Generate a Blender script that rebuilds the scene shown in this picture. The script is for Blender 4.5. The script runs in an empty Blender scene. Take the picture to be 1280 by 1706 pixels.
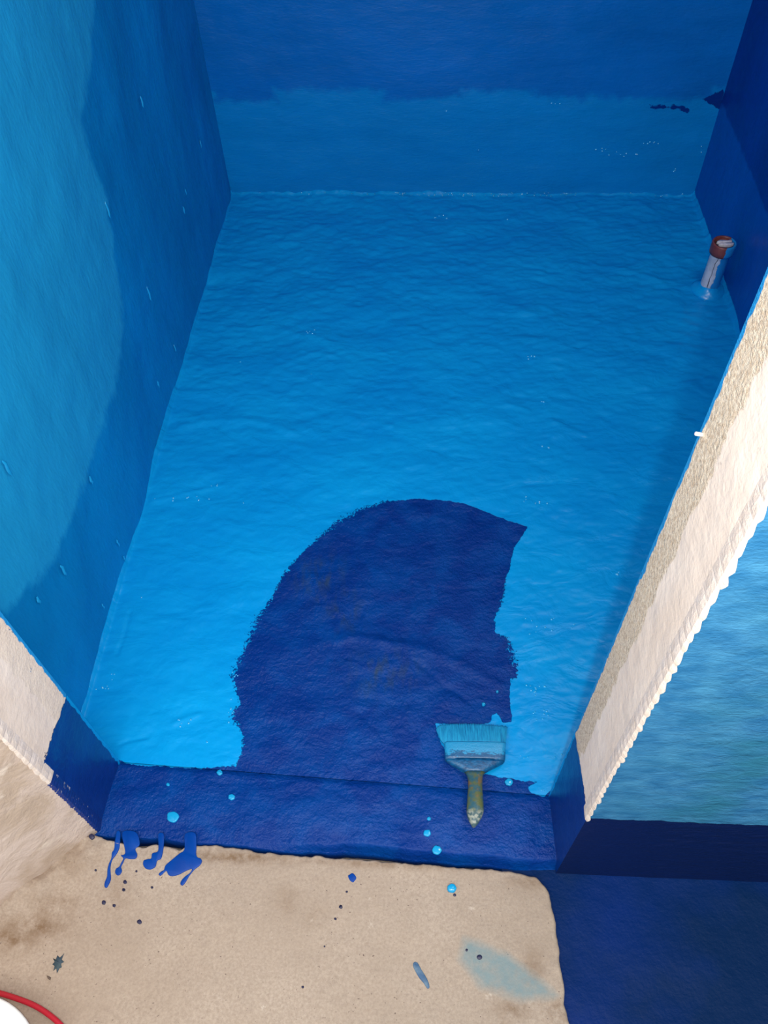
import bpy, bmesh, math, random
import numpy as np
from mathutils import Vector, Matrix
random.seed(4); RNG = np.random.RandomState(7)
sc = bpy.context.scene
COL = sc.collection

# ---------------------------------------------------------------- camera
F = 1350.0; PP = np.array([640., 853.]); H = 1.5
down = np.array([45., 1026., F]); down /= np.linalg.norm(down)
dv = np.array([103., -1780.8, F]); dv -= down*dv.dot(down); dv /= np.linalg.norm(dv)
up = -down; RM = np.array([np.cross(dv, up), dv, up])      # camera (right, down, forward) -> world
cam = bpy.data.cameras.new('camera'); camo = bpy.data.objects.new('camera', cam); COL.objects.link(camo)
cam.sensor_fit = 'VERTICAL'; cam.sensor_height = 36.0; cam.lens = 36.0*F/1706.0
cam.clip_start = 0.02
cx = RM[:, 0]; cy = -RM[:, 1]; cz = -RM[:, 2]
camo.matrix_world = Matrix(((cx[0], cy[0], cz[0], 0), (cx[1], cy[1], cz[1], 0), (cx[2], cy[2], cz[2], H), (0, 0, 0, 1)))
sc.camera = camo

# ---------------------------------------------------------------- light
w = bpy.data.worlds.new('world'); sc.world = w; w.use_nodes = True
w.node_tree.nodes['Background'].inputs[0].default_value = (0.80, 0.91, 1.0, 1)
w.node_tree.nodes['Background'].inputs[1].default_value = 0.62
def area(name, loc, aim, sx, sy, power, color):
    l = bpy.data.lights.new(name, 'AREA'); l.shape = 'RECTANGLE'; l.size = sx; l.size_y = sy
    l.energy = power; l.color = color
    o = bpy.data.objects.new(name, l); COL.objects.link(o); o.location = loc
    o.rotation_euler = (Vector(aim)-Vector(loc)).to_track_quat('-Z', 'Y').to_euler()
    return o
area('broad_fill_light', (0.12, -0.50, 1.95), (0.0, 0.9, 0.2), 2.3, 0.6, 25, (1.0, 0.97, 0.92))  # broad fill added behind the camera to light both reveals
area('side_window_light', (0.80, 1.08, 2.05), (-0.45, 0.75, 0.30), 0.60, 0.60, 11, (1.0, 0.98, 0.94))
lamp = bpy.data.lights.new('camera_point_fill', 'POINT'); lamp.energy = 25.0; lamp.shadow_soft_size = 0.012; lamp.color = (1, 0.97, 0.92)  # small point light added by the camera for sparkles and brighter upper reveals
lo = bpy.data.objects.new('camera_point_fill', lamp); COL.objects.link(lo); lo.location = (0.03, -0.03, 1.56)
sc.view_settings.view_transform = 'Standard'; sc.view_settings.look = 'None'
sc.view_settings.exposure = 0.45; sc.view_settings.gamma = 1.0; sc.view_settings.use_curve_mapping = False
sc.cycles.max_bounces = 10; sc.cycles.diffuse_bounces = 7; sc.cycles.glossy_bounces = 4
sc.cycles.use_denoising = True

# ---------------------------------------------------------------- geometry helpers
def rays(p):
    p = np.atleast_2d(np.asarray(p, float))
    return np.c_[p[:, 0]-PP[0], p[:, 1]-PP[1], np.full(len(p), F)] @ RM.T
def on_z(p, z=0.0):                     # points of the horizontal plane at height z
    r = rays(p); t = (z-H)/r[:, 2]; q = r*t[:, None]; q[:, 2] += H; return q
def on_plane(p, pt, n):                 # points of any plane
    r = rays(p); n = np.asarray(n, float); t = n.dot(np.asarray(pt, float)-[0, 0, H])/(r@n)
    q = r*t[:, None]; q[:, 2] += H; return q
def noise2(x, y, s, seed=0):            # smooth value noise
    rs = np.random.RandomState(seed); T = rs.rand(257, 257)*2-1
    x = x*s+1000.3; y = y*s+1000.7
    xi = np.floor(x).astype(int); yi = np.floor(y).astype(int); fx = x-xi; fy = y-yi
    fx = fx*fx*(3-2*fx); fy = fy*fy*(3-2*fy)
    g = lambda a, b: T[a % 256, b % 256]
    return (g(xi, yi)*(1-fx)+g(xi+1, yi)*fx)*(1-fy)+(g(xi, yi+1)*(1-fx)+g(xi+1, yi+1)*fx)*fy
def fbm(x, y, s, o=4, seed=0):
    return sum(noise2(x, y, s*2**k, seed+k)/2**k for k in range(o))
def seg_dist(X, Y, P, closed):
    P = np.asarray(P, float); n = len(P); d = np.full(X.shape, 1e9); ins = np.zeros(X.shape, bool)
    for i in range(n if closed else n-1):
        a = P[i]; b = P[(i+1) % n]; e = b-a; L = e.dot(e)+1e-12
        t = np.clip(((X-a[0])*e[0]+(Y-a[1])*e[1])/L, 0, 1)
        d = np.minimum(d, np.hypot(X-a[0]-t*e[0], Y-a[1]-t*e[1]))
        if closed:
            c = ((a[1] > Y) != (b[1] > Y))
            with np.errstate(divide='ignore', invalid='ignore'):
                c &= X < (b[0]-a[0])*(Y-a[1])/(b[1]-a[1]+1e-15)+a[0]
            ins ^= c
    return np.where(ins, -d, d) if closed else d
def mesh_obj(name, verts, faces, mat=None, smooth=True, parent=None):
    me = bpy.data.meshes.new(name); me.from_pydata([tuple(v) for v in verts], [], faces); me.update()
    if mat: me.materials.append(mat)
    if smooth: me.polygons.foreach_set('use_smooth', [True]*len(me.polygons))
    o = bpy.data.objects.new(name, me); COL.objects.link(o)
    if parent: o.parent = parent
    return o
def grid_obj(name, V, mat, attrs=None, skirt=None, flip=False):
    """V: (nv, nu, 3) array of positions"""
    nv, nu = V.shape[:2]
    me = bpy.data.meshes.new(name); P = V.reshape(-1, 3)
    i = (np.arange(nv-1)[:, None]*nu+np.arange(nu-1)[None]).ravel()
    q = np.c_[i, i+1, i+nu+1, i+nu] if not flip else np.c_[i, i+nu, i+nu+1, i+1]
    if skirt is not None:               # vertical sides going down so the slab has real thickness
        ring = np.r_[np.arange(nu), np.arange(1, nv)*nu+nu-1, (nv-1)*nu+np.arange(nu-2, -1, -1), np.arange(nv-2, 0, -1)*nu]
        base = len(P); B = P[ring].copy(); B[:, 2] = skirt; P = np.r_[P, B]; m = len(ring); k = np.arange(m)
        q = np.r_[q, np.c_[ring, base+k, base+(k+1) % m, ring[(k+1) % m]]]
    me.vertices.add(len(P)); me.vertices.foreach_set('co', P.astype(np.float32).ravel())
    me.loops.add(q.size); me.loops.foreach_set('vertex_index', q.astype(np.int32).ravel())
    me.polygons.add(len(q)); me.polygons.foreach_set('loop_start', np.arange(0, q.size, 4, dtype=np.int32))
    me.update(calc_edges=True); me.validate()
    me.polygons.foreach_set('use_smooth', np.ones(len(me.polygons), bool))
    for k, a in (attrs or {}).items():
        a = np.asarray(a, np.float32).ravel()
        if skirt is not None: a = np.r_[a, a[ring]]
        me.attributes.new(k, 'FLOAT', 'POINT').data.foreach_set('value', a)
    me.materials.append(mat)
    o = bpy.data.objects.new(name, me); COL.objects.link(o); return o
def structure(o, label=None):
    o['kind'] = 'structure'
    if label: o['label'] = label
    return o
def tag(o, label, cat, group=None):
    o['label'] = label; o['category'] = cat
    if group: o['group'] = group
    return o
def empty(name, loc):
    o = bpy.data.objects.new(name, None); COL.objects.link(o); o.location = loc; o.empty_display_size = 0.03; return o
def attach(o, root):                    # keep world placement
    o.parent = root; o.matrix_parent_inverse = Matrix.Translation(-Vector(root.location)); return o

# ---------------------------------------------------------------- materials
class N:
    def __init__(s, name):
        s.m = bpy.data.materials.new(name); s.m.use_nodes = True; s.t = s.m.node_tree
        s.b = s.t.nodes['Principled BSDF']; s.pos = s.t.nodes.new('ShaderNodeNewGeometry').outputs['Position']
    def put(s, sock, v):
        if isinstance(v, bpy.types.NodeSocket): s.t.links.new(v, sock)
        elif isinstance(v, (tuple, list)) and len(v) == 3 and sock.type == 'RGBA': sock.default_value = (*v, 1)
        else: sock.default_value = v
    def math(s, op, a, b=0.0, clamp=False):
        n = s.t.nodes.new('ShaderNodeMath'); n.operation = op; n.use_clamp = clamp; s.put(n.inputs[0], a); s.put(n.inputs[1], b); return n.outputs[0]
    def noise(s, scale, detail=4, rough=0.55, stretch=None, off=0.0, dist=0.0):
        v = s.pos
        if stretch or off:
            mp = s.t.nodes.new('ShaderNodeMapping'); s.put(mp.inputs['Vector'], v)
            mp.inputs['Scale'].default_value = stretch or (1, 1, 1); mp.inputs['Location'].default_value = (off, off*1.7, off*.6); v = mp.outputs[0]
        n = s.t.nodes.new('ShaderNodeTexNoise'); s.put(n.inputs['Vector'], v)
        n.inputs['Scale'].default_value = scale; n.inputs['Detail'].default_value = detail; n.inputs['Roughness'].default_value = rough; n.inputs['Distortion'].default_value = dist
        return n.outputs[0]
    def ramp(s, v, a, b, lo=0.0, hi=1.0):
        n = s.t.nodes.new('ShaderNodeMapRange'); s.put(n.inputs[0], v)
        for k, x in enumerate((a, b, lo, hi)): s.put(n.inputs[k+1], x)
        return n.outputs[0]
    def mix(s, f, a, b):
        n = s.t.nodes.new('ShaderNodeMix'); n.data_type = 'RGBA'; s.put(n.inputs[0], f); s.put(n.inputs[6], a); s.put(n.inputs[7], b); return n.outputs[2]
    def attr(s, name):
        n = s.t.nodes.new('ShaderNodeAttribute'); n.attribute_name = name; return n.outputs['Fac']
    def xyz(s):
        n = s.t.nodes.new('ShaderNodeSeparateXYZ'); s.put(n.inputs[0], s.pos); return n.outputs
    def bump(s, h, dist, strength=1.0, prev=None):
        n = s.t.nodes.new('ShaderNodeBump'); s.put(n.inputs['Height'], h); n.inputs['Distance'].default_value = dist; s.put(n.inputs['Strength'], strength)
        if prev: s.put(n.inputs['Normal'], prev)
        return n.outputs[0]
    def out(s, col, rough, normal=None, spec=0.5, coat=None):
        s.put(s.b.inputs['Base Color'], col); s.put(s.b.inputs['Roughness'], rough); s.b.inputs['Specular IOR Level'].default_value = spec
        if normal: s.put(s.b.inputs['Normal'], normal)
        if coat: s.b.inputs['Coat Weight'].default_value = coat[0]; s.b.inputs['Coat Roughness'].default_value = coat[1]
        return s.m

LIGHT = (0.002, 0.34, 0.72); LIGHT2 = (0.001, 0.28, 0.66)
DARK = (0.0003, 0.030, 0.20); DARK2 = (0.0003, 0.055, 0.27)
TAN = (0.62, 0.50, 0.42)

def mat_floor():
    n = N('waterproof_paint_floor')
    d = n.attr('coat'); rag = n.attr('rag')
    j = n.math('MULTIPLY', n.math('SUBTRACT', n.noise(38, 3), 0.5), 0.012)
    j2 = n.math('MULTIPLY', n.math('SUBTRACT', n.noise(170, 4, 0.6), 0.5), n.math('MULTIPLY_ADD', rag, 0.07))
    nd = n.t.nodes.new('ShaderNodeMath'); nd.operation = 'MULTIPLY_ADD'; n.put(nd.inputs[0], rag); nd.inputs[1].default_value = 0.07; nd.inputs[2].default_value = 0.005
    j2 = n.math('MULTIPLY', n.math('SUBTRACT', n.noise(170, 4, 0.6), 0.5), nd.outputs[0])
    j3 = n.math('MULTIPLY', n.math('SUBTRACT', n.noise(420, 3, 0.6), 0.5), n.math('MULTIPLY', rag, 0.05))
    e = n.math('ADD', n.math('ADD', n.math('ADD', d, j), j2), j3)
    m = n.ramp(e, -0.0004, 0.0004)                       # 1 = light top coat
    lc = n.mix(n.ramp(n.noise(3.5, 4, stretch=(1, 1.6, 1)), 0.35, 0.7), LIGHT2, LIGHT)
    dk = n.mix(n.ramp(n.noise(14, 5, dist=0.6), 0.4, 0.72), DARK, DARK2)
    dk = n.mix(n.math('MULTIPLY', n.attr('scuff'), n.ramp(n.noise(60, 4, stretch=(1, .35, 1)), 0.45, 0.7)), dk, (0.022, 0.05, 0.11))
    col = n.mix(m, dk, lc)
    rough = n.math('ADD', n.math('MULTIPLY', m, 0.0), n.ramp(n.noise(50, 3), 0.3, 0.7, 0.28, 0.40))
    b1 = n.bump(n.noise(11, 4, 0.5, stretch=(1, 1.6, 1), dist=0.5), 0.012, 0.55)
    b2 = n.bump(n.noise(130, 3, 0.5), 0.003, n.ramp(m, 0, 1, 0.8, 0.12), b1)
    b3 = n.bump(n.noise(300, 3, 0.6), 0.0015, n.ramp(m, 0, 1, 0.9, 0.10), b2)
    b4 = n.bump(m, 0.0012, 0.8, b3)
    return n.out(col, rough, b4, 0.16)
def mat_wall(name, light, dark, edge=0.02, la=LIGHT2, rough=0.4, stroke=(1, 1, 1)):
    n = N(name)
    e = n.math('ADD', n.attr('coat'), n.math('MULTIPLY', n.math('SUBTRACT', n.noise(22, 5, 0.6), 0.5), edge*1.6))
    m = n.ramp(e, -edge*.25, edge*.25)
    lc = n.mix(n.ramp(n.noise(6, 5, stretch=stroke), 0.3, 0.72), tuple(c*.86 for c in light), light)
    dc = n.mix(n.ramp(n.noise(5, 5, stretch=stroke, off=3), 0.35, 0.7), tuple(c*.8 for c in dark), dark)
    col = n.mix(m, dc, lc)
    e2 = n.math('ADD', n.attr('bare'), n.math('MULTIPLY', n.math('SUBTRACT', n.noise(60, 4), 0.5), 0.02))
    col = n.mix(n.ramp(e2, -0.001, 0.001, 1, 0), col, DARK)
    b1 = n.bump(n.noise(9, 6, 0.55, stretch=stroke), 0.012, 0.5)
    b2 = n.bump(n.noise(120, 4, 0.6, stretch=stroke), 0.002, 0.5, b1)
    return n.out(col, n.ramp(n.noise(30, 3), 0.3, 0.7, rough-.07, rough+.07), b2, 0.25)
M_FLOOR = mat_floor()
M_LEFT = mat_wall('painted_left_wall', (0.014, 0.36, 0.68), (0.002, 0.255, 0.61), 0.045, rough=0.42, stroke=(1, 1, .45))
M_BACK = mat_wall('painted_back_wall', (0.001, 0.25, 0.62), (0.001, 0.17, 0.55), 0.04, rough=0.35, stroke=(.6, 1, 1.6))
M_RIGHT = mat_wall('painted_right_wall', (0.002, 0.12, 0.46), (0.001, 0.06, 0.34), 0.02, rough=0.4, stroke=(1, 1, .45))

def mat_jamb(name, y_inner_slope=-0.041):
    """raw plaster reveal above, dark first coat on the lowest 30 cm, painted faces of the wall by side"""
    n = N(name); X, Y, Z = n.xyz()
    depth = n.math('SUBTRACT', n.math('ADD', Y, n.math('MULTIPLY', X, 0.041)), 0.378)      # 0 outside edge .. 0.127 inside edge
    ed = n.math('ADD', depth, n.math('MULTIPLY', n.math('SUBTRACT', n.noise(35, 5, 0.6), 0.5), 0.03))
    grit = n.math('MULTIPLY', n.ramp(ed, 0.080, 0.083), n.ramp(X, -.1, .1, .30, 1.0))
    gcol = n.mix(n.ramp(n.noise(260, 3, 0.7), 0.35, 0.65), (0.60, 0.45, 0.31), (0.90, 0.77, 0.60))
    pcol = n.mix(n.ramp(n.noise(18, 5, 0.6, stretch=(1, 1, .3)), 0.35, 0.7), (0.82, 0.67, 0.55), (0.90, 0.77, 0.66))
    pcol = n.mix(n.ramp(n.noise(26, 4, 0.55, off=9), 0.70, 0.76), pcol, (0.34, 0.25, 0.21))
    col = n.mix(grit, pcol, gcol)
    smear = n.math('MULTIPLY', n.ramp(n.noise(55, 3, .5, off=6, stretch=(1, 1.4, .7)), .70, .72), n.math('MULTIPLY', n.ramp(X, .1, -.1), n.ramp(depth, .07, .09)))
    col = n.mix(smear, col, (.16, .24, .36))
    e = n.math('ADD', n.math('SUBTRACT', Z, 0.298), n.math('MULTIPLY', n.math('SUBTRACT', n.noise(45, 5, 0.6), 0.5), 0.035))
    m = n.ramp(e, -0.0008, 0.0008)
    dk = n.mix(n.ramp(n.noise(20, 4), 0.4, 0.7), (0.002, 0.028, 0.19), (0.002, 0.036, 0.23))
    col = n.mix(m, dk, col)
    lip = n.ramp(n.math('ADD', depth, n.math('MULTIPLY', n.math('SUBTRACT', n.noise(60, 4), 0.5), 0.012)), 0.1215, 0.1225)
    col = n.mix(lip, col, LIGHT2)
    b1 = n.bump(n.noise(240, 4, 0.7), 0.004, n.ramp(n.math('MULTIPLY', grit, m), 0, 1, 0.12, 1.0))
    b2 = n.bump(n.noise(14, 5, 0.6), 0.01, 0.5, b1)
    b3 = n.bump(m, 0.003, 0.9, b2)
    return n.out(col, n.ramp(m, 0, 1, 0.3, 0.85), b3, 0.4)
M_JAMB = mat_jamb('plaster_reveal')
def mat_outer():
    n = N('outer_wall_paint'); X, Y, Z = n.xyz()
    e = n.math('ADD', n.math('SUBTRACT', Z, 0.292), n.math('MULTIPLY', n.math('SUBTRACT', n.noise(30, 6, 0.65), 0.5), 0.02))
    m = n.ramp(e, -0.0008, 0.0008)
    near = n.ramp(X, 0.25, 0.40)
    lc = n.mix(n.ramp(n.noise(22, 6, 0.6, stretch=(1, 1, 1.5)), 0.38, 0.68), (0.022, 0.15, 0.32), (0.06, 0.25, 0.44))
    lc = n.mix(n.math('MULTIPLY', n.ramp(n.noise(7, 3, off=5), 0.45, 0.62), near), lc, (0.025, 0.17, 0.27))
    col = n.mix(m, (0.0005, 0.008, 0.06), lc)
    b1 = n.bump(n.noise(34, 6, 0.6, stretch=(1, 1, 1.6), dist=.4), 0.007, n.ramp(near, 0, 1, 0.25, 0.8))
    b2 = n.bump(n.noise(150, 4, 0.6, stretch=(1, 1, 2)), 0.002, 0.5, b1)
    b3 = n.bump(m, 0.002, 0.8, b2)
    return n.out(col, n.ramp(m, 0, 1, 0.35, 0.45), b3, 0.4)
M_OUTER = mat_outer()
def mat_rawwall():
    n = N('raw_plaster_wall')
    col = n.mix(n.ramp(n.noise(9, 5, 0.6, dist=.8), 0.42, 0.6), (0.50, 0.38, 0.29), (0.64, 0.51, 0.43))
    col = n.mix(n.ramp(n.noise(16, 5, 0.6, off=4), 0.62, 0.7), col, (0.68, 0.56, 0.46))
    b = n.bump(n.noise(16, 6, 0.6, dist=.6), 0.008, 0.8); b = n.bump(n.noise(160, 4, 0.6), 0.002, 0.5, b)
    return n.out(col, 0.9, b, 0.3)
M_RAW = mat_rawwall()
def mat_slab():
    n = N('bare_concrete')
    base = n.mix(n.ramp(n.noise(5, 6, 0.6), 0.3, 0.7), (0.37, 0.285, 0.215), (0.47, 0.375, 0.295))
    base = n.mix(n.ramp(n.noise(230, 5, 0.75), 0.30, 0.62), (0.31, 0.235, 0.18), base)
    base = n.mix(n.ramp(n.noise(28, 6, 0.7, off=2), 0.66, 0.74), base, (0.55, 0.455, 0.37))
    base = n.mix(n.ramp(n.noise(240, 2, 0.5, off=7), 0.71, 0.74), base, (0.16, 0.11, 0.09))
    dirt = n.math('MULTIPLY', n.attr('dirt'), n.ramp(n.noise(45, 5, 0.7, off=1), 0.3, 0.6))
    col = n.mix(dirt, base, (0.19, 0.115, 0.065))
    st = n.ramp(n.math('ADD', n.attr('stain'), n.math('MULTIPLY', n.math('SUBTRACT', n.noise(30, 3), 0.5), 0.01)), 0.003, -0.014)
    col = n.mix(n.math('MULTIPLY', st, n.ramp(n.noise(70, 4, off=8), 0.2, 0.6, 0.45, 0.9)), col, (0.19, 0.26, 0.27))
    b = n.bump(n.noise(300, 4, 0.7), 0.0012, 0.6); b = n.bump(n.noise(30, 6, 0.65), 0.004, n.ramp(n.attr('dirt'), 0, 1, 0.4, 1.0), b)
    return n.out(col, 0.88, b, 0.3)
M_SLAB = mat_slab()
def mat_darkfloor():
    n = N('dark_waterproof_coat')
    col = n.mix(n.ramp(n.noise(3.2, 4, off=3), 0.4, 0.62), (0.0005, 0.015, 0.065), (0.0005, 0.018, 0.12))
    b = n.bump(n.noise(60, 5, 0.6), 0.003, 0.6); b = n.bump(n.noise(220, 3, 0.6), 0.001, 0.6, b)
    return n.out(col, 0.5, b, 0.08)
M_DARKF = mat_darkfloor()
def simple(name, c, rough=0.5, c2=None, scale=20, bmp=0.0, spec=0.5, lohi=(0.4, 0.65), stretch=None, bs=None):
    n = N(name); col = n.mix(n.ramp(n.noise(scale, 4, 0.6, stretch=stretch), *lohi), c, c2) if c2 else c
    return n.out(col, rough, n.bump(n.noise(bs or scale*4, 4, 0.6, stretch=stretch), bmp, 0.6) if bmp else None, spec)
M_CEIL = simple('ceiling_plaster', (0.6, 0.6, 0.58), 0.9, (0.66, 0.66, 0.64), 3, 0.002)

# ---------------------------------------------------------------- room shell
XL, XR, YB, ZT = -0.665, 0.855, 2.458, 2.45
inner = lambda x: 0.505-0.041*x
outer = lambda x: 0.378-0.041*x*(x < 0.3)-0.0123*(x >= 0.3)
# outline of the area where the dark first coat still shows (on the floor plane)
DP = [(395,1276),(404,1250),(405,1225),(398,1212),(386,1196),(400,1172),(394,1152),(387,1126),(400,1098),(416,1062),(428,1030),(452,998),(470,962),
      (498,926),(530,896),(562,869),(602,848),(650,835),(690,831),(730,832),(770,838),(810,852),(850,869),(879,877),(868,896),(856,911),(851,938),
      (843,966),(838,996),(824,1030),(826,1054),(846,1062),(855,1090),(862,1118),(863,1129),(851,1131),(850,1180),(852,1202),(838,1203),(831,1188),
      (821,1190),(815,1204),(806,1206),(726,1206),(735,1240),(770,1285),(812,1290),(850,1298),(896,1303),(878,1311),(884,1321),(906,1326),(922,1316),(945,1316),
      (1100,1330),(1100,1560),(60,1560),(150,1275),(196,1268),(230,1274),(300,1278),(350,1279)]
DPW = on_z(DP)[:, :2]
def coat_attrs(X, Y):
    a = {'coat': seg_dist(X, Y, DPW, True)}
    rag = np.zeros_like(X)
    for px, r, s in (((852,1092),.035,1.),((846,1060),.02,.6),((425,1040),.07,.85),((395,1110),.05,.7),((470,960),.06,.4),((560,870),.08,.8),((620,845),.05,.6),((390,1195),.04,.5),((845,1000),.05,.3),((400,1240),.04,.3)):
        c = on_z(px)[0]; rag = np.maximum(rag, s*np.exp(-((X-c[0])**2+(Y-c[1])**2)/(2*r*r*.5)))
    a['rag'] = rag
    sf = np.zeros_like(X)
    for px, rx, ry in (((572,1015),.035,.05),((530,960),.05,.06),((640,1120),.06,.05),((900-40,1060),.02,.02)):
        c = on_z(px)[0]; sf = np.maximum(sf, np.exp(-((X-c[0])/rx)**2-((Y-c[1])/ry)**2))
    a['scuff'] = sf; return a
RIDGES = [([(300,712),(340,702),(400,698),(450,706),(490,722)],.0028,.010),([(480,395),(530,378),(590,392)],.003,.012),([(440,405),(520,408),(600,400)],.002,.01),
          ([(340,540),(400,545),(470,548),(545,570)],.003,.012),([(250,836),(300,825),(375,806)],.0018,.006),([(216,1020),(206,1060),(195,1090)],-.0022,.0035),
          ([(200,1240),(215,1234),(245,1228)],-.002,.004),([(820,678),(850,676),(880,684)],.0025,.008),([(920,700),(950,715),(975,725)],.003,.010),
          ([(735,965),(770,990)],.001,.01),([(635,1070),(700,1080),(770,1110),(830,1140)],.0035,.012),([(520,960),(560,1010),(580,1060)],.003,.012),
          ([(560,1070),(600,1062),(640,1068)],.003,.01),([(690,1100),(740,1140),(790,1175)],-.002,.006),([(600,1190),(640,1230)],-.0012,.004),
          ([(450,600),(520,590),(600,600)],.0015,.012),([(700,560),(800,548),(900,570)],.0015,.014),([(290,1205),(330,1190)],.002,.006),
          ([(1020,560),(1080,580),(1130,575)],.002,.012),([(990,440),(1060,455),(1100,468)],.0025,.01),([(440,800),(500,790),(560,800)],.001,.012)]
RIDGES = [(on_z(p)[:, :2], h, r) for p, h, r in RIDGES]
def floor_relief(X, Y):
    z = 0.0035*fbm(X, Y*1.7, 7, 4, 3)+0.0014*fbm(X*1.2, Y*2.2, 30, 3, 11)
    far = np.clip((Y-1.0)/1.0, 0, 1); z *= 0.55+0.7*far
    for P, h, r in RIDGES: z += h*np.exp(-(seg_dist(X, Y, P, False)/r)**2)
    return z
u = np.linspace(0, 1, 400); v = np.linspace(0, 1, 520)**1.12
U, V = np.meshgrid(u, v)
x = XL-.004+(XR-XL+.008)*U; ylo = inner(x); y = ylo+(YB+.004-ylo)*V
z = floor_relief(x, y)*np.clip((y-ylo)/.04, 0.15, 1)
def cove(d, r): d = np.clip(d, 0, r); return r-np.sqrt(np.maximum(r*r-(r-d)**2, 0))
wob = 1+0.4*fbm(x, y, 9, 2, 5)
z += cove(YB-y, .008)+.003*fbm(x, y, 45, 3, 77)*np.exp(-(YB-y)/.02)+cove(x-XL, .010*1.0)+cove(XR-x, .012)
structure(grid_obj('floor', np.dstack([x, y, z]), M_FLOOR, coat_attrs(x, y)), 'wet blue waterproofing coat on the bathroom floor')

# sill in the doorway: dark first coat only, dropping a little at its outer edge
u = np.linspace(0, 1, 300); v = np.linspace(0, 1, 70); U, V = np.meshgrid(u, v)
x = -0.585+(0.27+0.585)*U; y0 = outer(x)-.001+0.004*fbm(x, x*0, 20, 3, 8); y1 = inner(x)+.001
drop = np.clip((x+.30)/.25, 0, 1)
y0 = y0+.002*drop-.006*(1-drop); y = y0+(y1-y0)*V
z = 0.0025*fbm(x, y*1.4, 12, 3, 21)*np.clip((y1-y)/.02, 0, 1)+0.004*np.sin(np.clip((y1-y)/.127, 0, 1)*math.pi)
t_ = np.clip((y-y0)/.014, 0, 1); z -= .026*drop*(1-t_*t_*(3-2*t_)); z -= cove(y-y0, .008)*.2*(1-drop)+0.0030*np.exp(-((y1-y)/.006)**2)
structure(grid_obj('trim_1', np.dstack([x, y, z]), M_FLOOR, coat_attrs(x, y), skirt=-.05), 'dark blue painted door sill with a brush lying on it')

def wall_grid(name, A, B, z0, z1, nu, nv, mat, coat, bare=None, amp=.004, seed=1, flip=False):
    u = np.linspace(0, 1, nu); v = np.linspace(0, 1, nv)**1.3; U, V = np.meshgrid(u, v)
    A = np.array(A, float); B = np.array(B, float); L = np.linalg.norm(B-A); d = (B-A)/L; nrm = np.array([-d[1], d[0]])
    S = U*L; Z = z0+(z1-z0)*V
    off = amp*fbm(S*1.0, Z*1.0, 4, 4, seed)*np.clip(np.minimum(S, L-S)/.05, 0, 1)
    P = np.dstack([A[0]+d[0]*S+nrm[0]*off, A[1]+d[1]*S+nrm[1]*off, Z])
    return structure(grid_obj(name, P, mat, {'coat': coat(S, Z), 'bare': bare(S, Z) if bare else np.full_like(S, 9.)}, flip=flip))
# left wall: paler blue above and near the door, richer coat on the lower band, deeper blue far part  (S runs from the door inwards)
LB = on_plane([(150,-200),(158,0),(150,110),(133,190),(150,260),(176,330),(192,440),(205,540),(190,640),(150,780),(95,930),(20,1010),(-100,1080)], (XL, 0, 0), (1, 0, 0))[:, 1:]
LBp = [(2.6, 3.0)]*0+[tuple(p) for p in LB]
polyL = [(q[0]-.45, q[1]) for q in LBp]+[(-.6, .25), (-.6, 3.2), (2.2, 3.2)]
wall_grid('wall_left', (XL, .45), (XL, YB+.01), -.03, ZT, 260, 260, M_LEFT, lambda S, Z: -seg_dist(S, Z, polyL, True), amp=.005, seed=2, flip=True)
bp = lambda pts: [(p[0]-XL, p[2]) for p in on_plane(pts, (0, YB, 0), (0, 1, 0))]
dk1 = bp([(325,-300),(362,168),(462,168),(452,95),(600,85),(640,40),(640,-300)]); dk2 = bp([(640,115),(760,105),(770,160),(640,168)])
dk3 = bp([(700,-300),(700,50),(800,75),(900,40),(1100,30),(1260,30),(1300,-300)]); dk4 = bp([(860,130),(1190,125),(1188,165),(900,160)])
bare1 = bp([(1080,174),(1130,175),(1150,180),(1148,190),(1135,184),(1120,180),(1082,179)]); bare2 = bp([(1170,165),(1205,150),(1205,185),(1190,176)])
def coat_b(S, Z): return np.minimum.reduce([seg_dist(S, Z, q, True) for q in (dk1, dk2, dk3, dk4)]+[0.33-Z+.25*(Z < 9)*0+np.where(Z < .3, 9., .010)])
wall_grid('wall_back', (XR+.01-0, YB), (XL-.01, YB), -.03, ZT, 260, 260, M_BACK, lambda S, Z: coat_b(XR+.01-S-XL, Z),
          bare=lambda S, Z: np.minimum(seg_dist(XR+.01-S-XL, Z, bare1, True), seg_dist(XR+.01-S-XL, Z, bare2, True)), amp=.004, seed=4, flip=False)
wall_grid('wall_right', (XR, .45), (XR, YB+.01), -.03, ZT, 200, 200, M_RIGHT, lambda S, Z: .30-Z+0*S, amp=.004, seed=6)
structure(mesh_obj('ceiling', [(XL-.1, .3, ZT), (XR+.1, .3, ZT), (XR+.1, YB+.1, ZT), (XL-.1, YB+.1, ZT), (XL-.1, .3, ZT+.12), (XR+.1, .3, ZT+.12), (XR+.1, YB+.1, ZT+.12), (XL-.1, YB+.1, ZT+.12)],
          [(0, 3, 2, 1), (4, 5, 6, 7), (0, 1, 5, 4), (1, 2, 6, 5), (2, 3, 7, 6), (3, 0, 4, 7)], M_CEIL, False))

def prism(name, poly, z0, z1, mats, idx):
    nn = len(poly); vs = [(p[0], p[1], z0) for p in poly]+[(p[0], p[1], z1) for p in poly]
    fs = [(i, (i+1) % nn, nn+(i+1) % nn, nn+i) for i in range(nn)]+[tuple(range(nn-1, -1, -1)), tuple(range(nn, 2*nn))]
    o = mesh_obj(name, vs, fs, None, False)
    for m in mats: o.data.materials.append(m)
    for i, k in enumerate(idx): o.data.polygons[i].material_index = k
    return structure(o)
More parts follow.
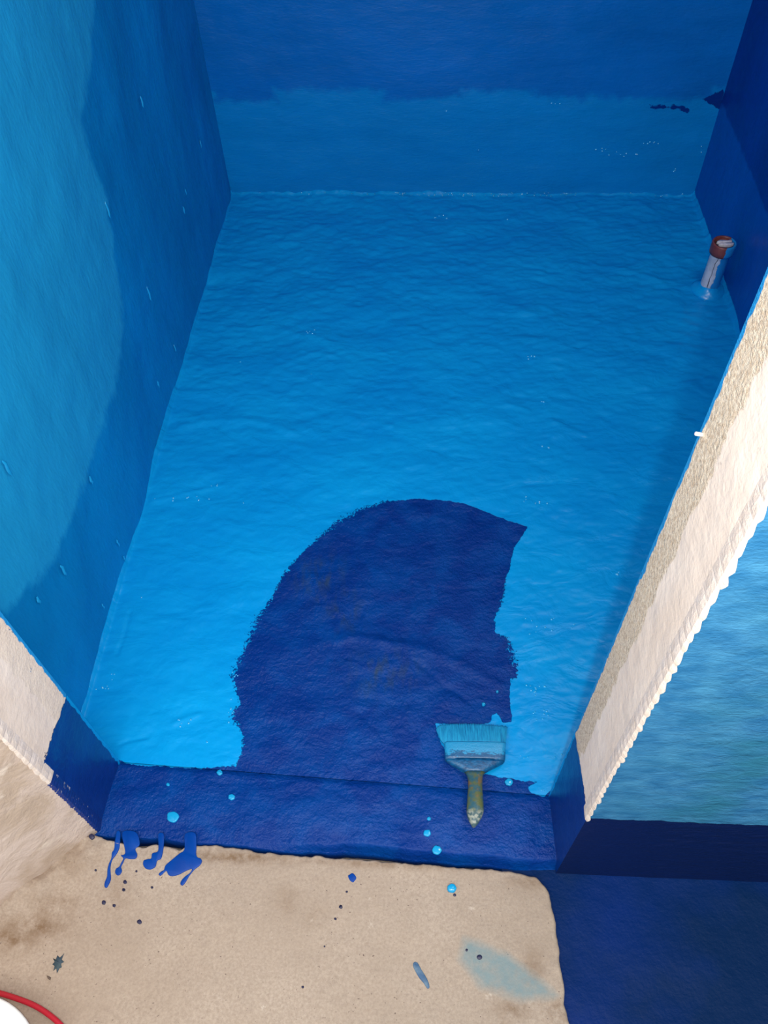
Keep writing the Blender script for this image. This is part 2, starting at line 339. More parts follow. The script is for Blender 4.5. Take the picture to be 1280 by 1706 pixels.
# door wall, two stretches: counter-clockwise footprints
fr = [(.245, outer(.245)), (2.0, .366), (2.0, .50), (XR+.02, .47), (.239, inner(.239))]
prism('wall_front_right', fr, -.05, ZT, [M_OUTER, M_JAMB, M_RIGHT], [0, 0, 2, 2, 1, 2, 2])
lf = [(-1.05, -.05), (-.70, .27), (-.574, outer(-.574)), (-.567, inner(-.567)), (XL-.02, .535), (-1.05, .54)]
prism('wall_front_left', lf, -.05, ZT, [M_RAW, M_JAMB, M_LEFT], [0, 0, 1, 2, 0, 0, 0, 0])

# ragged plaster beads on the outer corners of both reveals
def bead(name, x0, side, z0, z1, mat, step=.022, wide=.0052):
    """overlapping saw-toothed plaster lips up the outer corner, left by a notched trowel"""
    vs = []; fs = []; z = z0; rs = random.Random(side+5)
    while z < z1:
        h = step*(0.7+.6*rs.random()); w_ = wide*(.55+.6*rs.random()); t = .0022+.0014*rs.random(); k = len(vs)
        # rings bottom to top: the lip is wide low down and runs back in above
        for zz, s, tt in ((z-.002, .55, .7), (z+h*.12, 1.0, 1.0), (z+h*.45, .75, 1.1), (z+h*.8, .42, .8), (z+h*1.1, .15, .3)):
            yb = outer(x0)
            for a, b in ((-.0010, .020), (-.0022*tt, .009), (-.0018*tt, .001), (.001, -t*tt), (w_*s*.6, -t*tt), (w_*s, -t*tt*.5), (w_*s+.0006, .002)):
                vs.append((x0+side*a, yb+b, zz+(rs.random()-.5)*.0012))
        m = 7
        for r in range(4):
            for c in range(m-1): fs.append((k+r*m+c, k+r*m+c+1, k+(r+1)*m+c+1, k+(r+1)*m+c))
        fs.append(tuple(k+i for i in range(m-1, -1, -1))); fs.append(tuple(k+4*m+i for i in range(m)))
        z += h
    o = mesh_obj(name, vs, fs, mat, False)
    b_ = bmesh.new(); b_.from_mesh(o.data); bmesh.ops.recalc_face_normals(b_, faces=b_.faces); b_.to_mesh(o.data); b_.free()
    return structure(o)
M_BEAD = simple('plaster_bead', (0.80, 0.66, 0.55), 0.85, (0.88, 0.75, 0.65), 60, 0.002)
M_BEADD = simple('plaster_bead_painted', (0.003, 0.03, 0.2), 0.4, (0.45, 0.42, 0.42), 90, 0.002, lohi=(.62, .66))
bead('trim_2', .245, 1, .285, ZT-.02, M_BEAD)
bead('trim_3', -.574, -1, .25, ZT-.02, M_BEAD)
bead('trim_4', -.574, -1, .0, .25, M_BEADD, .010, .006)

sb = [(-1.3, -1.2), (2.2, -1.2), (2.2, 2.6), (-1.3, 2.6)]
prism('floor_base', sb, -.14, -.058, [M_SLAB], [0]*6)
# ---------------------------------------------------------------- ground outside the door
u = np.linspace(0, 1, 120); v = np.linspace(0, 1, 120); U, V = np.meshgrid(u, v)
x = .15+1.9*U**1.5; y = -.9+(.385+.9)*V
structure(grid_obj('floor_outer', np.dstack([x, y, -.026+.0016*fbm(x, y, 18, 3, 31)]), M_DARKF, skirt=-.06), 'dark blue coated floor right of the bare concrete')
EDGE = [(-80,1388),(100,1398),(160,1397),(172,1399),(186,1405),(215,1407),(228,1413),(246,1412),(262,1409),(300,1416),(318,1408),(340,1410),(370,1412),(430,1422),(500,1427),(560,1431),(620,1433),(680,1440),(740,1443),(800,1447),(860,1452),(885,1456),(900,1463),(1100,1470)]
EW = on_z(EDGE, -.004); EW[:, 1] += .001; RIGHT = [(903,1463),(916,1490),(925,1530),(929,1565),(932,1600),(941,1640),(942,1670),(950,1706),(960,1760),(980,1860),(1000,2300)]
RW = on_z(RIGHT, -.012); o_ = np.argsort(RW[:, 1])
u = np.linspace(0, 1, 420); v = np.linspace(0, 1, 420); U, V = np.meshgrid(u, v)
yb0 = -.5
y = yb0+(.39-yb0)*V
for _ in range(4):
    xr = np.interp(y, RW[o_, 1], RW[o_, 0])+.0025*fbm(y, y*0, 40, 3, 9)
    xr = xr-.022*np.clip((y-.33)/.04, 0, 1)**2
    x = -1.0+(xr+1.0)*U
    yt = np.interp(x, EW[:, 0], EW[:, 1])+.0022*fbm(x, x*0, 60, 3, 10)
    y = yb0+(yt-yb0)*V
zs = lambda x: np.interp(x, [-.6, -.2, .2], [.0035, .000, -.012])
edge_d = np.minimum(yt-y, xr-x)
z = zs(x)+.0012*fbm(x, y, 16, 4, 41)+.0012*fbm(x, y, 70, 3, 43)*np.exp(-edge_d/.02)-cove(edge_d, .003)
# mortar heap fillet along the raw wall at the left
wd = seg_dist(x, y, [(-1.05, -.05), (-.70, .27), (-.574, .395)], False)
z += .018*np.exp(-(wd/.035)**2)*(1+.5*fbm(x, y, 25, 3, 44))
def blobs(X, Y, L, z=0):
    a = np.zeros_like(X)
    for px, rx, ry, s in L:
        c = on_z(px, z)[0]; a = np.maximum(a, s*np.exp(-((X-c[0])/rx)**2-((Y-c[1])/ry)**2))
    return a
dirt = blobs(x, y, [((400,1430),.10,.010,1.),((350,1428),.05,.010,.8),((640,1440),.16,.007,.7),((885,1468),.035,.012,.6),((60,1545),.06,.02,1.),((20,1565),.05,.02,1.),((90,1515),.05,.03,.6),((130,1440),.05,.04,.4),((60,1440),.06,.04,.55),
    ((860,1682),.03,.012,.8),((925,1685),.03,.016,.8),((890,1610),.02,.03,.5),((480,1500),.02,.02,.4),((525,1530),.02,.02,.3),((845,1700),.01,.01,.6),((200,1490),.03,.04,.35)], -.005)
STN = on_z([(770,1558),(800,1565),(850,1588),(905,1628),(934,1658),(925,1668),(870,1672),(800,1650),(760,1600)], -.012)[:, :2]
slab = grid_obj('floor_slab', np.dstack([x, y, z]), M_SLAB, {'dirt': dirt, 'stain': seg_dist(x, y, STN, True)}, skirt=-.055)
structure(slab, 'bare tan concrete slab in front of the door sill')
def slab_z(x, y):
    wdd = float(seg_dist(np.array([x]), np.array([y]), [(-1.05, -.05), (-.70, .27), (-.574, .395)], False)[0])
    return float(zs(x)+.0012*fbm(np.array([x]), np.array([y]), 16, 4, 41)[0])+.018*math.exp(-(wdd/.035)**2)

# ---------------------------------------------------------------- paint marks
M_WETD = simple('wet_dark_paint', (0.001, 0.045, 0.27), 0.3, (0.001, 0.055, 0.31), 30, 0.0003, .2)
M_WETL = simple('wet_light_paint', (0.006, 0.31, 0.60), 0.12, (0.01, 0.34, 0.64), 60)
M_SPOT = simple('dried_dark_spot', (0.012, 0.012, 0.05), 0.45)
M_SPLAT = simple('dried_green_blue_splat', (0.015, 0.035, 0.06), 0.6, (0.03, 0.06, 0.07), 90)
def smooth_loop(P, k=5):
    P = np.asarray(P, float); n = len(P); out = []
    for i in range(n):
        a, b, c, d = P[i-1], P[i], P[(i+1) % n], P[(i+2) % n]
        for t in np.arange(k)/k:
            out.append(.5*(2*b+(c-a)*t+(2*a-5*b+4*c-d)*t*t+(3*b-a-3*c+d)*t**3))
    return np.array(out)
def blob(name, P, zf, thick, mat, bev=.0012, k=5, parent=None):
    """flat pool of paint with a rounded rim; P in world xy"""
    L = smooth_loop(P, k) if k > 1 else np.asarray(P, float)
    A = .5*np.sum(L[:, 0]*np.roll(L[:, 1], -1)-np.roll(L[:, 0], -1)*L[:, 1])
    if A < 0: L = L[::-1]
    T = np.roll(L, -1, 0)-np.roll(L, 1, 0); T /= np.linalg.norm(T, axis=1)[:, None]+1e-9; Nn = np.c_[-T[:, 1], T[:, 0]]
    n = len(L); vs = []; fs = []
    for off, h in ((0, -.0015), (0, .2), (bev*.35, .75), (bev, 1.0)):
        q = L+Nn*off
        for p in q: vs.append((p[0], p[1], zf(p[0], p[1])+(thick*h if h > 0 else h)))
    for r in range(3):
        for i in range(n): j = (i+1) % n; fs.append((r*n+i, r*n+j, (r+1)*n+j, (r+1)*n+i))
    fs.append(tuple(range(3*n, 4*n)))
    return mesh_obj(name, vs, fs, mat, True, parent)
zoomp = lambda pts: [(140+a/5.333, 1360+b/5.333) for a, b in pts]
sillz = lambda x, y: .003
DRIPS = [
 ([(296,150),(330,150),(328,250),(318,300),(290,350),(262,385),(245,430),(240,480),(243,560),(225,610),(205,640),(188,628),(190,590),(210,540),(215,480),(228,430),(250,380),(258,330),(280,290)], 'long thin dark blue drip from the left end of sill'),
 ([(350,150),(470,150),(500,250),(462,295),(478,345),(462,380),(415,385),(372,380),(352,420),(335,455),(342,490),(325,522),(300,528),(282,505),(290,470),(318,452),(338,415),(355,380),(335,352),(372,325)], 'dark blue drip with wide head and round bulb on a thread'),
 ([(668,165),(715,165),(715,255),(708,310),(690,380),(655,400),(640,450),(600,476),(555,470),(530,435),(535,398),(570,385),(602,378),(612,335),(655,322),(668,285)], 'dark blue lobed drip between the forked one and the largest pool'),
 ([(905,165),(1000,165),(1000,345),(1040,378),(1050,405),(1030,440),(980,480),(940,530),(905,590),(878,618),(860,605),(868,575),(905,535),(945,505),(960,470),(900,492),(850,520),(790,535),(755,525),(735,490),(700,520),(680,532),(668,518),(690,495),(715,480),(730,440),(790,385),(850,335),(895,295)], 'largest dark blue spilled pool with a side runner'),
]
for pts, lab in DRIPS:
    W = on_z(zoomp(pts), 0)[:, :2]
    tag(blob('paint_drip', W, lambda a, b: (max(slab_z(a, b), .001) if b < .388 else .0045)+.0012, .0012, M_WETD, .001), lab+' on the concrete', 'paint drip', 'dark blue drips over the edge of the sill')
def spot(name, px, r, zf, thick, mat, lab, cat, group=None, asp=1.0, jag=.12, n=14, seed=0, zz=0.0, ang=0.0):
    rs = random.Random(seed*31+int(px[0])); P = []
    for i in range(n):
        t = 2*math.pi*i/n; q = r*(1+jag*(rs.random()*2-1)); a, b = q*math.cos(t), q*asp*math.sin(t)
        P.append((px[0]+a*math.cos(ang)-b*math.sin(ang), px[1]+a*math.sin(ang)+b*math.cos(ang)))
    W = on_z(P, zz)[:, :2]
    c = W.mean(0); rad = np.linalg.norm(W-c, axis=1).mean()
    o = blob(name, W, zf, thick, mat, min(rad*.55, .002), 3)
    return tag(o, lab, cat, group)
G1 = 'light blue paint drops on the dark sill'
for px, r, lab in [((288,1361),10,'largest light blue paint drop on the dark sill, above the spilled pool'),
        ((386,1328),5.5,'light blue drop on the dark sill, up and right of the largest'),((366,1287),5,'light blue drop just below the left edge of the glossy floor coat'),
        ((280,1307),3,'tiny light blue fleck above the largest drop at the left of the sill'),((447,1356),3.5,'small pale drop alone in the middle left of the sill'),
        ((715,1364),3.4,'uppermost and smallest of three light blue drops left of the brush handle'),((712,1388),6.5,'middle one of three light blue drops left of the brush handle'),
        ((728,1416),8,'lowest of three light blue drops, near the sill edge below the brush'),((848,1303),6.5,'light blue drop right of the brush shoulder at the floor coat edge')]:
    tag(spot('paint_drop', px, r, sillz, .0022, M_WETL, lab, 'paint drop', G1, .92, .09, zz=.003), lab, 'paint drop', G1)
for px, r, lab in [((806,1174),3.2,'light blue fleck on the dark patch just above the brush bristles, right'),((829,1153),2.2,'light blue fleck highest above the brush near the patch edge')]:
    spot('paint_drop', px, r, lambda a, b: .002, .003, M_WETL, lab, 'paint drop', G1)
sl = lambda a, b: slab_z(a, b)
spot('paint_drop', (753,1480), 8.0, sl, .006, M_WETL, 'round glossy light blue bead on the bare concrete', 'paint drop', None, .95, .04, zz=-.008)
G2 = 'dark paint specks on the bare concrete'
for px, r, lab in [((160,1400),4.6,'dark speck at the left corner of the sill'),((162,1452),2.4,'dark speck left of the long thin drip'),((175,1505),3.6,'dark speck below the long thin drip, left of its pair'),
        ((192,1510),2.8,'dark speck below the long thin drip, right of its pair'),((210,1471),3.4,'purplish speck right of the long thin drip tip'),((208,1484),2.8,'small speck just under the purplish one'),
        ((229,1453),1.8,'tiny speck between the forked and the lobed drip'),((255,1480),2.2,'tiny speck below the lobed drip'),((234,1537),3.8,'round dark speck standing alone furthest below the drips'),
        ((578,1486),1.9,'tiny dark speck just below the blue splat under the sill'),((568,1511),3.2,'brown speck below the blue splat under the sill'),((559,1531),2.2,'small speck, next to lowest of the trail under the blue splat'),
        ((541,1577),1.6,'tiny speck ending the trail under the blue splat'),((505,1645),2.2,'small dark speck alone near the bottom middle of the concrete'),((778,1582),2.2,'small square speck left of the ring spot'),
        ((758,1490),2.6,'small greenish speck touching the light blue bead')]:
    spot('paint_speck', px, r, sl, .0012, M_SPOT, lab, 'paint speck', G2, zz=-.004)
spot('paint_splat', (587,1463), 5.5, sl, .0014, M_WETD, 'small dark blue splat on concrete just under the sill', 'paint splat', None, 1.1, .35, zz=-.006)
r0 = spot('paint_ring', (799,1595), 4.4, sl, .0012, M_SPOT, 'dark ringed paint spot on the bluish stain', 'paint spot', None, 1., .05, zz=-.010)
P = [(97,1592),(101,1596),(108,1589),(104,1599),(108,1603),(103,1606),(104,1612),(100,1614),(96,1622),(95,1614),(90,1618),(92,1610),(88,1607),(92,1603),(89,1597),(94,1599)]
tag(blob('paint_splat', on_z(P, 0)[:, :2], sl, .0014, M_SPLAT, .0008, 2), 'spiky dark green blue splat on concrete above the red cable', 'paint splat')
P = [(690,1603),(696,1604),(702,1615),(709,1626),(714,1636),(716,1645),(712,1647),(706,1638),(699,1630),(692,1618),(688,1609)]
tag(blob('paint_streak', on_z(P, -.008)[:, :2], sl, .0012, simple('smeared_blue', (0.03, 0.09, 0.19), .6, (0.10, 0.17, 0.24), 90), .001, 2), 'slanting smeared blue streak on the bare concrete', 'paint mark')
tag(blob('grit_chip', on_z([(80,1626),(86,1629),(85,1634),(81,1631)], 0)[:, :2], sl, .004, simple('brown_chip', (.12, .08, .06), .8), .001, 1), 'small brown chip beside the spiky splat', 'chip')

# tiny glossy domes added where the fresh coat should glint
def domes(name, spots, mat, parent):
    vs = []; fs = []
    for (a, b, c, r) in spots:
        k = len(vs); vs.append((a, b, c+r*.75))
        for ring, (rr, hh) in enumerate(((.45, .62), (.8, .3), (1., -.25))):
            for i in range(8): t = 2*math.pi*i/8; vs.append((a+r*rr*math.cos(t), b+r*rr*math.sin(t), c+r*hh))
        for i in range(8):
            j = (i+1) % 8; fs.append((k, k+1+i, k+1+j))
            for q in (0, 1): fs.append((k+1+q*8+i, k+9+q*8+i, k+9+q*8+j, k+1+q*8+j))
    return mesh_obj(name, vs, fs, mat, True, parent)
CL = [((890,1150),22,14,12),((900,1190),20,12,8),((890,1040),14,25,5),((925,1040),16,8,4),((955,1045),10,10,2),((930,1255),20,20,3),((870,1262),18,12,3),((175,1145),12,4,6),((186,1118),4,14,3),
      ((306,1205),16,8,7),((340,1237),4,4,2),((388,1125),8,4,4),((384,1185),5,20,7),((310,830),40,6,9),((360,807),10,4,3),((402,603),3,2,1),((517,625),3,2,1),((520,555),28,3,5),((885,595),12,3,4),((876,830),6,10,3),((895,838),14,3,5),
      ((912,745),8,2,3),((905,670),6,2,2),((1032,955),8,4,3),((235,996),2,2,1),((1050,235),30,4,0),((405,838),3,3,1),((500,1130-300),10,2,0),((905,1318),8,3,3),((720,360),20,5,5),((845,365),3,3,1),((1175,498),8,3,3)]
pts = []; fz = lambda a, b: float(floor_relief(np.array([a]), np.array([b]))[0])
for c, rx, ry, k in CL:
    for _ in range(k):
        q = on_z((c[0]+random.gauss(0, rx*.5), c[1]+random.gauss(0, ry*.5)))[0]
        pts.append((q[0], q[1], fz(q[0], q[1]), random.uniform(.0014, .0028)*(0.75+.35*q[1])))
for _ in range(110):                     # more added glint domes in the cove along the back wall
    px = random.gauss(760, 170) if random.random() < .8 else random.uniform(390, 1140)
    if not 392 < px < 1140: continue
    q = on_z((px, 326))[0]; t = random.uniform(.1, 1.3); pts.append((q[0], YB-.010+.010*math.sin(t), .010-.010*math.cos(t), random.uniform(.0014, .0032)))
M_GLINT = simple('glint_dome_paint', (0.03, 0.40, 0.74), 0.05, spec=1.0); M_GLINT.node_tree.nodes['Principled BSDF'].inputs['Coat Weight'].default_value = 1.0; M_GLINT.node_tree.nodes['Principled BSDF'].inputs['Coat IOR'].default_value = 1.9
glints = domes('glint_domes', pts, M_GLINT, bpy.data.objects['floor']); glints['kind'] = 'stuff'
pts = []
for c, rx, ry, k in [((1085,238),12,4,7),((1010,250),25,4,5),((1040,258),30,3,6),((1120,282),6,4,3),((742,184),4,2,2),((925,172),25,3,4),((1170,250),3,6,2),((798,250),2,2,1)]:
    for _ in range(k):
        q = on_plane([(c[0]+random.gauss(0, rx*.5), c[1]+random.gauss(0, ry*.5))], (0, YB-.001, 0), (0, 1, 0))[0]; pts.append((q[0], YB-.001, q[2], random.uniform(.002, .0038)))
glints = domes('glint_domes', pts, M_GLINT, bpy.data.objects['wall_back']); glints['kind'] = 'stuff'

vs = []; fs = []  # thin raised streaks added to stand for glints on the left wall
for px, w_, h_ in [((178,350),.003,.020),((247,490),.003,.022),((290,580),.002,.012),((318,575),.0025,.018),((262,640),.002,.012),((150,800),.004,.012),((104,950),.004,.018),((62,1000),.004,.010),((10,780),.004,.020),((308,320),.0025,.010),((305,350),.0025,.012),((333,240),.0025,.012),((235,170),.003,.014),((195,905),.002,.012),((215,860),.002,.010),((205,930),.0015,.010),((170,1010),.0015,.009),((230,1080-120),.0015,.01)]:
    q = on_plane([px], (XL, 0, 0), (1, 0, 0))[0]; k = len(vs)
    for a in range(7):
        for b in range(9):
            t = math.pi*a/6; p_ = math.pi*(b/8-.5)
            vs.append((XL+.002+.0028*math.sin(t)*math.cos(p_), q[1]+w_*math.sin(t)*math.sin(p_)+.0015*math.sin(4*t+px[0]), q[2]+h_*math.cos(t)))
    for a in range(6):
        for b in range(8): fs.append((k+a*9+b, k+(a+1)*9+b, k+(a+1)*9+b+1, k+a*9+b+1))
o = mesh_obj('glint_streaks', vs, fs, simple('glint_streak_paint', (0.01, 0.33, 0.66), .25, None), True, bpy.data.objects['wall_left']); o['kind'] = 'stuff'

# ---------------------------------------------------------------- flat paint brush
def loft(name, secs, mat, parent, zc, e=2.4, n=28, noise=None, flat_ends=True, zoff=None):
    """secs: (left px, right px, half thickness) seen from above, unprojected on the brush's own mid plane"""
    vs = []; fs = []
    for k, (a, b, h) in enumerate(secs):
        zc_ = zc[k] if hasattr(zc, '__len__') else zc
        A, B = on_z([a, b], zc_); C = (A+B)/2; D = (B-A)/2
        for i in range(n):
            t = 2*math.pi*i/n; c_, s_ = math.cos(t), math.sin(t)
            cu = math.copysign(abs(c_)**(2/e), c_); su = math.copysign(abs(s_)**(2/e), s_)
            vs.append((C[0]+D[0]*cu, C[1]+D[1]*cu, zc_+h*su))
    for k in range(len(secs)-1):
        for i in range(n): j = (i+1) % n; fs.append((k*n+i, k*n+j, (k+1)*n+j, (k+1)*n+i))
    fs.append(tuple(range(n-1, -1, -1))); fs.append(tuple((len(secs)-1)*n+i for i in range(n)))
    o = mesh_obj(name, vs, fs, mat, True); attach(o, parent)
    me = o.data; bmx = bmesh.new(); bmx.from_mesh(me); bmesh.ops.recalc_face_normals(bmx, faces=bmx.faces); bmx.to_mesh(me); bmx.free()
    for p in me.polygons: p.use_smooth = len(p.vertices) == 4
    return o
root = empty('paint_brush', (float(on_z((790,1270))[0][0]), float(on_z((790,1270))[0][1]), 0.004))
tag(root, 'wide flat paint brush loaded with light blue paint lying at the sill', 'paint brush')
def mat_brush_paint(name, base, under, lo, hi, y0=None, y1=None):
    n = N(name); X, Y, Z = n.xyz()
    f = n.noise(120, 5, .65, stretch=(1, 2, 1))
    if y0 is not None: f = n.math('ADD', f, n.ramp(Y, y0, y1, -.35, .35))
    col = n.mix(n.ramp(f, lo, hi), under, base)
    return n.out(col, .3, n.bump(n.noise(300, 3, .6), .0012, .7), .5)
yy = lambda p: float(on_z((790, p), .02)[0][1])
M_FER = mat_brush_paint('painted_ferrule', (0.02, 0.28, 0.52), (0.008, 0.09, 0.22), .47, .55, yy(1272), yy(1240))
n = N('paint_loaded_bristles'); X, Y, Z = n.xyz()
bn = n.noise(420, 3, .6, stretch=(1, .06, .3))
M_BRIS = n.out(n.mix(n.ramp(bn, .35, .65), (0.01, 0.20, 0.42), (0.02, 0.36, 0.62)), .4, n.bump(bn, .002, .9), .4)
n = N('worn_olive_handle'); X, Y, Z = n.xyz()
hc = n.mix(n.ramp(n.noise(75, 4, .6), .42, .58), (0.10, 0.12, 0.045), (0.03, 0.10, 0.13))
hc = n.mix(n.ramp(n.noise(60, 3, .6, off=3), .58, .64), hc, (0.16, 0.11, 0.05))
tip = n.ramp(n.math('ADD', Y, n.math('MULTIPLY', n.math('SUBTRACT', n.noise(110, 3), .5), .02)), yy(1358), yy(1350), 1, 0)
hc = n.mix(tip, hc, n.mix(n.ramp(n.noise(160, 3, off=5), .42, .56), (0.28, 0.30, 0.25), (0.05, 0.10, 0.11)))
M_HAND = n.out(hc, .4, n.bump(n.noise(250, 3, .6), .001, .6), .4)
M_SHO = mat_brush_paint('painted_shoulder', (0.005, 0.12, 0.28), (0.004, 0.06, 0.16), .4, .6)
# bristle block, slightly fanned, with ragged tip
vs = []; fs = []; NB = 150
cols = 12
for side in (1, -1):
    for k in range(cols+1):
        t = k/cols
        for i in range(NB+1):
            s = i/NB
            tipx = 727+(846-727)*s; rootx = 741+(842-741)*s
            tipy = 1206+4*abs(s-.5)+(7 if s < .05 else 0)*(1-s/.05 if s < .05 else 0)+3*s+random.Random(i*7).uniform(-1.6, 1.6)*1.0
            rooty = 1240
            lx = rootx+(tipx-rootx)*t**.8; ly = rooty+(tipy-rooty)*t
            if s < .25: ly += (1-s/.25)*t*(1-t)*10
            th = (.0105*(1-t)+.0045*t+.002*math.sin(t*3.1))*(1-abs(2*s-1)**6*.8)
            zmid = .0125*(1-t)+.007*t
            q = on_z((lx, ly), zmid)[0]
            hh = th+.0006*math.sin(i*2.1+random.Random(i).random()*3)*(.4+.6*t)
            vs.append((q[0], q[1], zmid+side*hh))
m_ = NB+1; L_ = m_*(cols+1)
for s_ in (0, 1):
    for k in range(cols):
        for i in range(NB):
            a = s_*L_+k*m_+i; f = (a, a+1, a+m_+1, a+m_); fs.append(f if s_ else f[::-1])
for i in range(NB):
    fs.append((cols*m_+i, cols*m_+i+1, L_+cols*m_+i+1, L_+cols*m_+i)); fs.append((i+1, i, L_+i, L_+i+1))
for k in range(cols):
    for e_ in (0, NB): fs.append((k*m_+e_, (k+1)*m_+e_, L_+(k+1)*m_+e_, L_+k*m_+e_))
o = mesh_obj('bristles', vs, fs, M_BRIS, True); attach(o, root)
bmx = bmesh.new(); bmx.from_mesh(o.data); bmesh.ops.recalc_face_normals(bmx, faces=bmx.faces); bmx.to_mesh(o.data); bmx.free()
o['label'] = 'short stiff bristles caked in light blue paint'
loft('ferrule', [((741,1238),(842,1239),.0100),((740.5,1240),(842.5,1241),.0112),((740.5,1243),(842.5,1244),.0106),((741,1246),(842,1247),.0113),((741,1252),(842,1253),.0108),((741,1262),(842,1264),.0108),((742,1267),(841,1269),.0104)], M_FER, root, .0135, 5.0, 40)
loft('shoulder', [((742,1265),(841,1267),.0102),((745,1270),(839,1272),.0108),((756,1277),(828,1278),.0110),((768,1283),(815,1284),.0108),((775,1288),(808,1288),.0104)], M_SHO, root, .0145, 3.0, 32)
loft('handle', [((774,1287),(809,1287),.0100),((778,1292),(805,1292),.0100),((780,1300),(804,1300),.0100),((780,1312),(804,1312),.0100),((779,1325),(805,1325),.0102),((778,1340),(806,1340),.0105),((777.5,1352),(806.5,1352),.0102),((779,1362),(803,1362),.0092),((783,1371),(798,1371),.0072),((787,1378),(792,1378),.0040)], M_HAND, root, [.0160,.0170,.019,.022,.024,.026,.027,.027,.0265,.026], 2.3, 28)
# ---------------------------------------------------------------- floor pipe stub
pb = on_z((1180,482))[0]; root = empty('drain_pipe', (pb[0], pb[1], .004)); tag(root, 'short upright plastic pipe with a brown collar at the right wall', 'pipe')
# height of the rim
def lathe(name, prof, mat, parent, c, n=40, wob=0.0):
    vs = []; fs = []
    for r, z in prof:
        for i in range(n): t = 2*math.pi*i/n; q = r*(1+wob*math.sin(3*t+z*40)); vs.append((c[0]+q*math.cos(t), c[1]+q*math.sin(t), z))
    for k in range(len(prof)-1):
        for i in range(n): j = (i+1) % n; fs.append((k*n+i, k*n+j, (k+1)*n+j, (k+1)*n+i))
    if prof[-1][0] > 1e-5 and prof[0][0] > 1e-5 and prof[0] != prof[-1]: fs.append(tuple(range((len(prof)-1)*n, len(prof)*n)))
    o = mesh_obj(name, vs, fs, mat, True)
    if parent: attach(o, parent)
    return o
HP = .150; RP = .026
def mat_pipe(name, base, c2):
    n = N(name); X, Y, Z = n.xyz()
    s0 = n.math('ADD', n.math('MULTIPLY', n.math('SUBTRACT', X, pb[0]), .92), n.math('MULTIPLY', n.math('SUBTRACT', Y, pb[1]), -.38)); s = n.math('SUBTRACT', s0, .007)
    s = n.math('ADD', s, n.math('MULTIPLY', n.math('SUBTRACT', n.noise(45, 4), .5), .02))
    m = n.ramp(s, -.0005, .0005)
    low = n.ramp(n.math('ADD', Z, n.math('MULTIPLY', n.noise(40, 3), .01)), .022, .020)
    col = n.mix(n.ramp(n.noise(60, 4), .4, .6), base, c2)
    crack = n.math('ABSOLUTE', n.math('ADD', n.math('ADD', s0, .004), n.math('MULTIPLY', n.math('SUBTRACT', n.noise(26, 2, off=2), .5), .016)))
    col = n.mix(n.ramp(crack, .0006, .0011, 1, 0), col, (.03, .03, .05))
    col = n.mix(m, col, (0.01, 0.23, 0.56)); col = n.mix(low, col, LIGHT2)
    return n.out(col, .35, n.bump(m, .0015, .8), .5)
lathe('pipe', [(RP, -.01), (RP, .05), (RP, HP-.018), (RP*1.0, HP-.012)], mat_pipe('grey_white_pipe', (.62, .62, .66), (.5, .5, .54)), root, pb, 40)
n = N('brown_collar'); X, Y, Z = n.xyz()
s = n.math('ADD', n.math('SUBTRACT', X, pb[0]), n.math('MULTIPLY', n.math('SUBTRACT', pb[1], Y), .45))
m = n.ramp(n.math('ADD', s, n.math('MULTIPLY', n.math('SUBTRACT', n.noise(60, 3), .5), .012)), .0125, .0135)
M_BR = n.out(n.mix(m, n.mix(n.ramp(n.noise(70, 4), .4, .6), (.17, .035, .03), (.24, .06, .045)), (0.01, 0.25, 0.58)), .4, None, .5)
lathe('collar', [(RP*.9, HP-.024), (RP*1.22, HP-.026), (RP*1.25, HP-.02), (RP*1.25, HP+.004), (RP*1.20, HP+.007), (RP*1.04, HP+.007), (RP*1.0, HP+.003), (RP*1.0, HP-.008)], M_BR, root, pb, 40)
lathe('stopper', [(RP*1.01, HP-.01), (RP*.99, HP-.004), (RP*.5, HP-.002), (.0001, HP-.002)], simple('stopper_dirty', (.03, .035, .06), .6, (.09, .05, .05), 80), root, pb, 32)
M_TAPE = simple('torn_white_tape', (.72, .66, .68), .7, (.5, .44, .46), 120, .001)
for pl in ([(-.020, .004), (-.008, .012), (.010, .009), (.018, .014), (.022, .006), (.006, .002), (-.012, -.001)], [(-.016, -.005), (.002, -.002), (.020, .000), (.024, -.006), (.010, -.013), (-.006, -.012), (-.014, -.010)]):
    t_ = blob('torn_tape', [(pb[0]+a, pb[1]+b) for a, b in pl], lambda a, b: HP+.001, .006, M_TAPE, .001, 3); attach(t_, root)
# swollen paint ring round the foot
fo = lathe('paint_collar', [(RP*.98, .022), (RP*1.06, .017), (RP*1.22, .011), (RP*1.55, .007), (RP*1.8, .001), (RP*1.9, -.006)], simple('light_paint', LIGHT2, .2, LIGHT, 8, .003, bs=60), root, pb, 40, .03)

# white peg sticking out of the reveal edge
a = on_plane([(1177,750)], (.2395, 0, 0), (1, 0, 0))[0]; a[1] = inner(.24)-.006
o = mesh_obj('wall_peg', *(lambda r, L: ([(x_, r*math.cos(t)+0, r*math.sin(t)) for x_ in (0, -L*.2, -L) for t in [k*math.pi/4 for k in range(8)]],
     [(k*8+i, k*8+(i+1) % 8, k*8+8+(i+1) % 8, k*8+8+i) for k in (0, 1) for i in range(8)]+[tuple(range(16, 24)), tuple(range(7, -1, -1))]))(.0018, .010), simple('white_plastic', (.8, .8, .8), .5))
o.location = (.2405, a[1], a[2]); o.rotation_euler = (0, math.radians(28), math.radians(20)); tag(o, 'tiny white plastic peg sticking out of the right door reveal', 'peg')

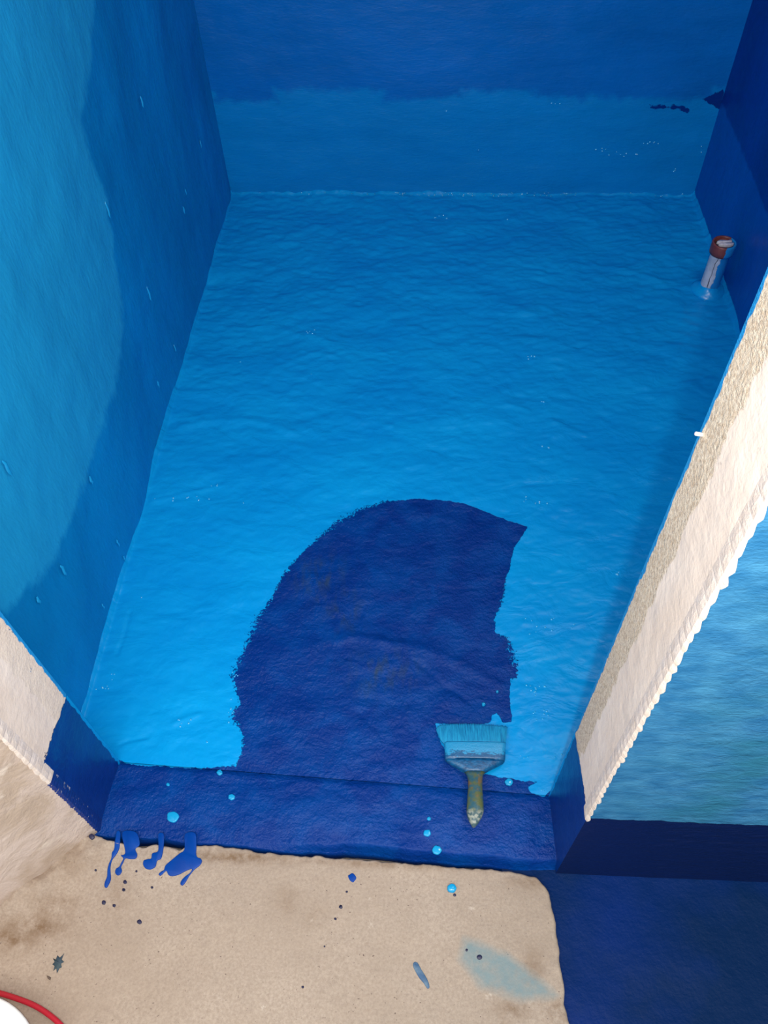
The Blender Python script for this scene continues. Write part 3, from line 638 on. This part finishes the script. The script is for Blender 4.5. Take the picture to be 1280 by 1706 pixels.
# ---------------------------------------------------------------- bucket and cable at the lower left
zr = .10
A = on_z((0,1663), zr)[0][:2]; B = on_z((48,1706), zr)[0][:2]; R = .125
mid = (A+B)/2; d = B-A; L = np.linalg.norm(d); nn = np.array([d[1], -d[0]])/L
if nn[0] > 0: nn = -nn
C = mid+nn*math.sqrt(R*R-L*L/4)
sz = slab_z(C[0], C[1])+.004
root = empty('paint_bucket', (C[0], C[1], sz)); tag(root, 'white plastic bucket of blue paint at the bottom left corner', 'bucket')
M_WH = simple('white_bucket_plastic', (.82, .80, .76), .35, (.74, .73, .70), 12)
lathe('body', [(.0001, sz), (R*.80, sz), (R*.82, sz+.004), (R*.90, zr-.01), (R*.86, zr-.01), (R*.79, sz+.006), (.0001, sz+.006)], M_WH, root, C, 64)
lathe('rim', [(R*.86, zr-.012), (R*.99, zr-.010), (R, zr-.002), (R*.985, zr+.001), (R*.90, zr+.001), (R*.86, zr-.003)], M_WH, root, C, 64)
lathe('paint', [(.0001, zr-.030), (R*.85, zr-.030), (R*.86, zr-.026)], simple('bucket_paint', (.01, .12, .4), .2, (.4, .5, .6), 30, lohi=(.55, .7)), root, C, 64)
cv = [(-160,1640),(-60,1641),(0,1654),(30,1664),(60,1675),(85,1692),(105,1709),(125,1740),(140,1790),(130,1860)]
cp = on_z(cv, .004); cu = bpy.data.curves.new('red_cable', 'CURVE'); cu.dimensions = '3D'; cu.bevel_depth = .0042; cu.bevel_resolution = 4; cu.use_fill_caps = True
s_ = cu.splines.new('NURBS'); s_.points.add(len(cp)-1); s_.order_u = 4; s_.use_endpoint_u = True
for i, p in enumerate(cp): s_.points[i].co = (p[0], p[1], slab_z(p[0], p[1])+.0042, 1)
o = bpy.data.objects.new('red_cable', cu); COL.objects.link(o); cu.materials.append(simple('red_rubber', (.52, .012, .03), .4))
dg = bpy.context.evaluated_depsgraph_get(); me = bpy.data.meshes.new_from_object(o.evaluated_get(dg)); bpy.data.objects.remove(o)
o = bpy.data.objects.new('red_cable', me); COL.objects.link(o); tag(o, 'red cable curving over the concrete beside the white bucket', 'cable')
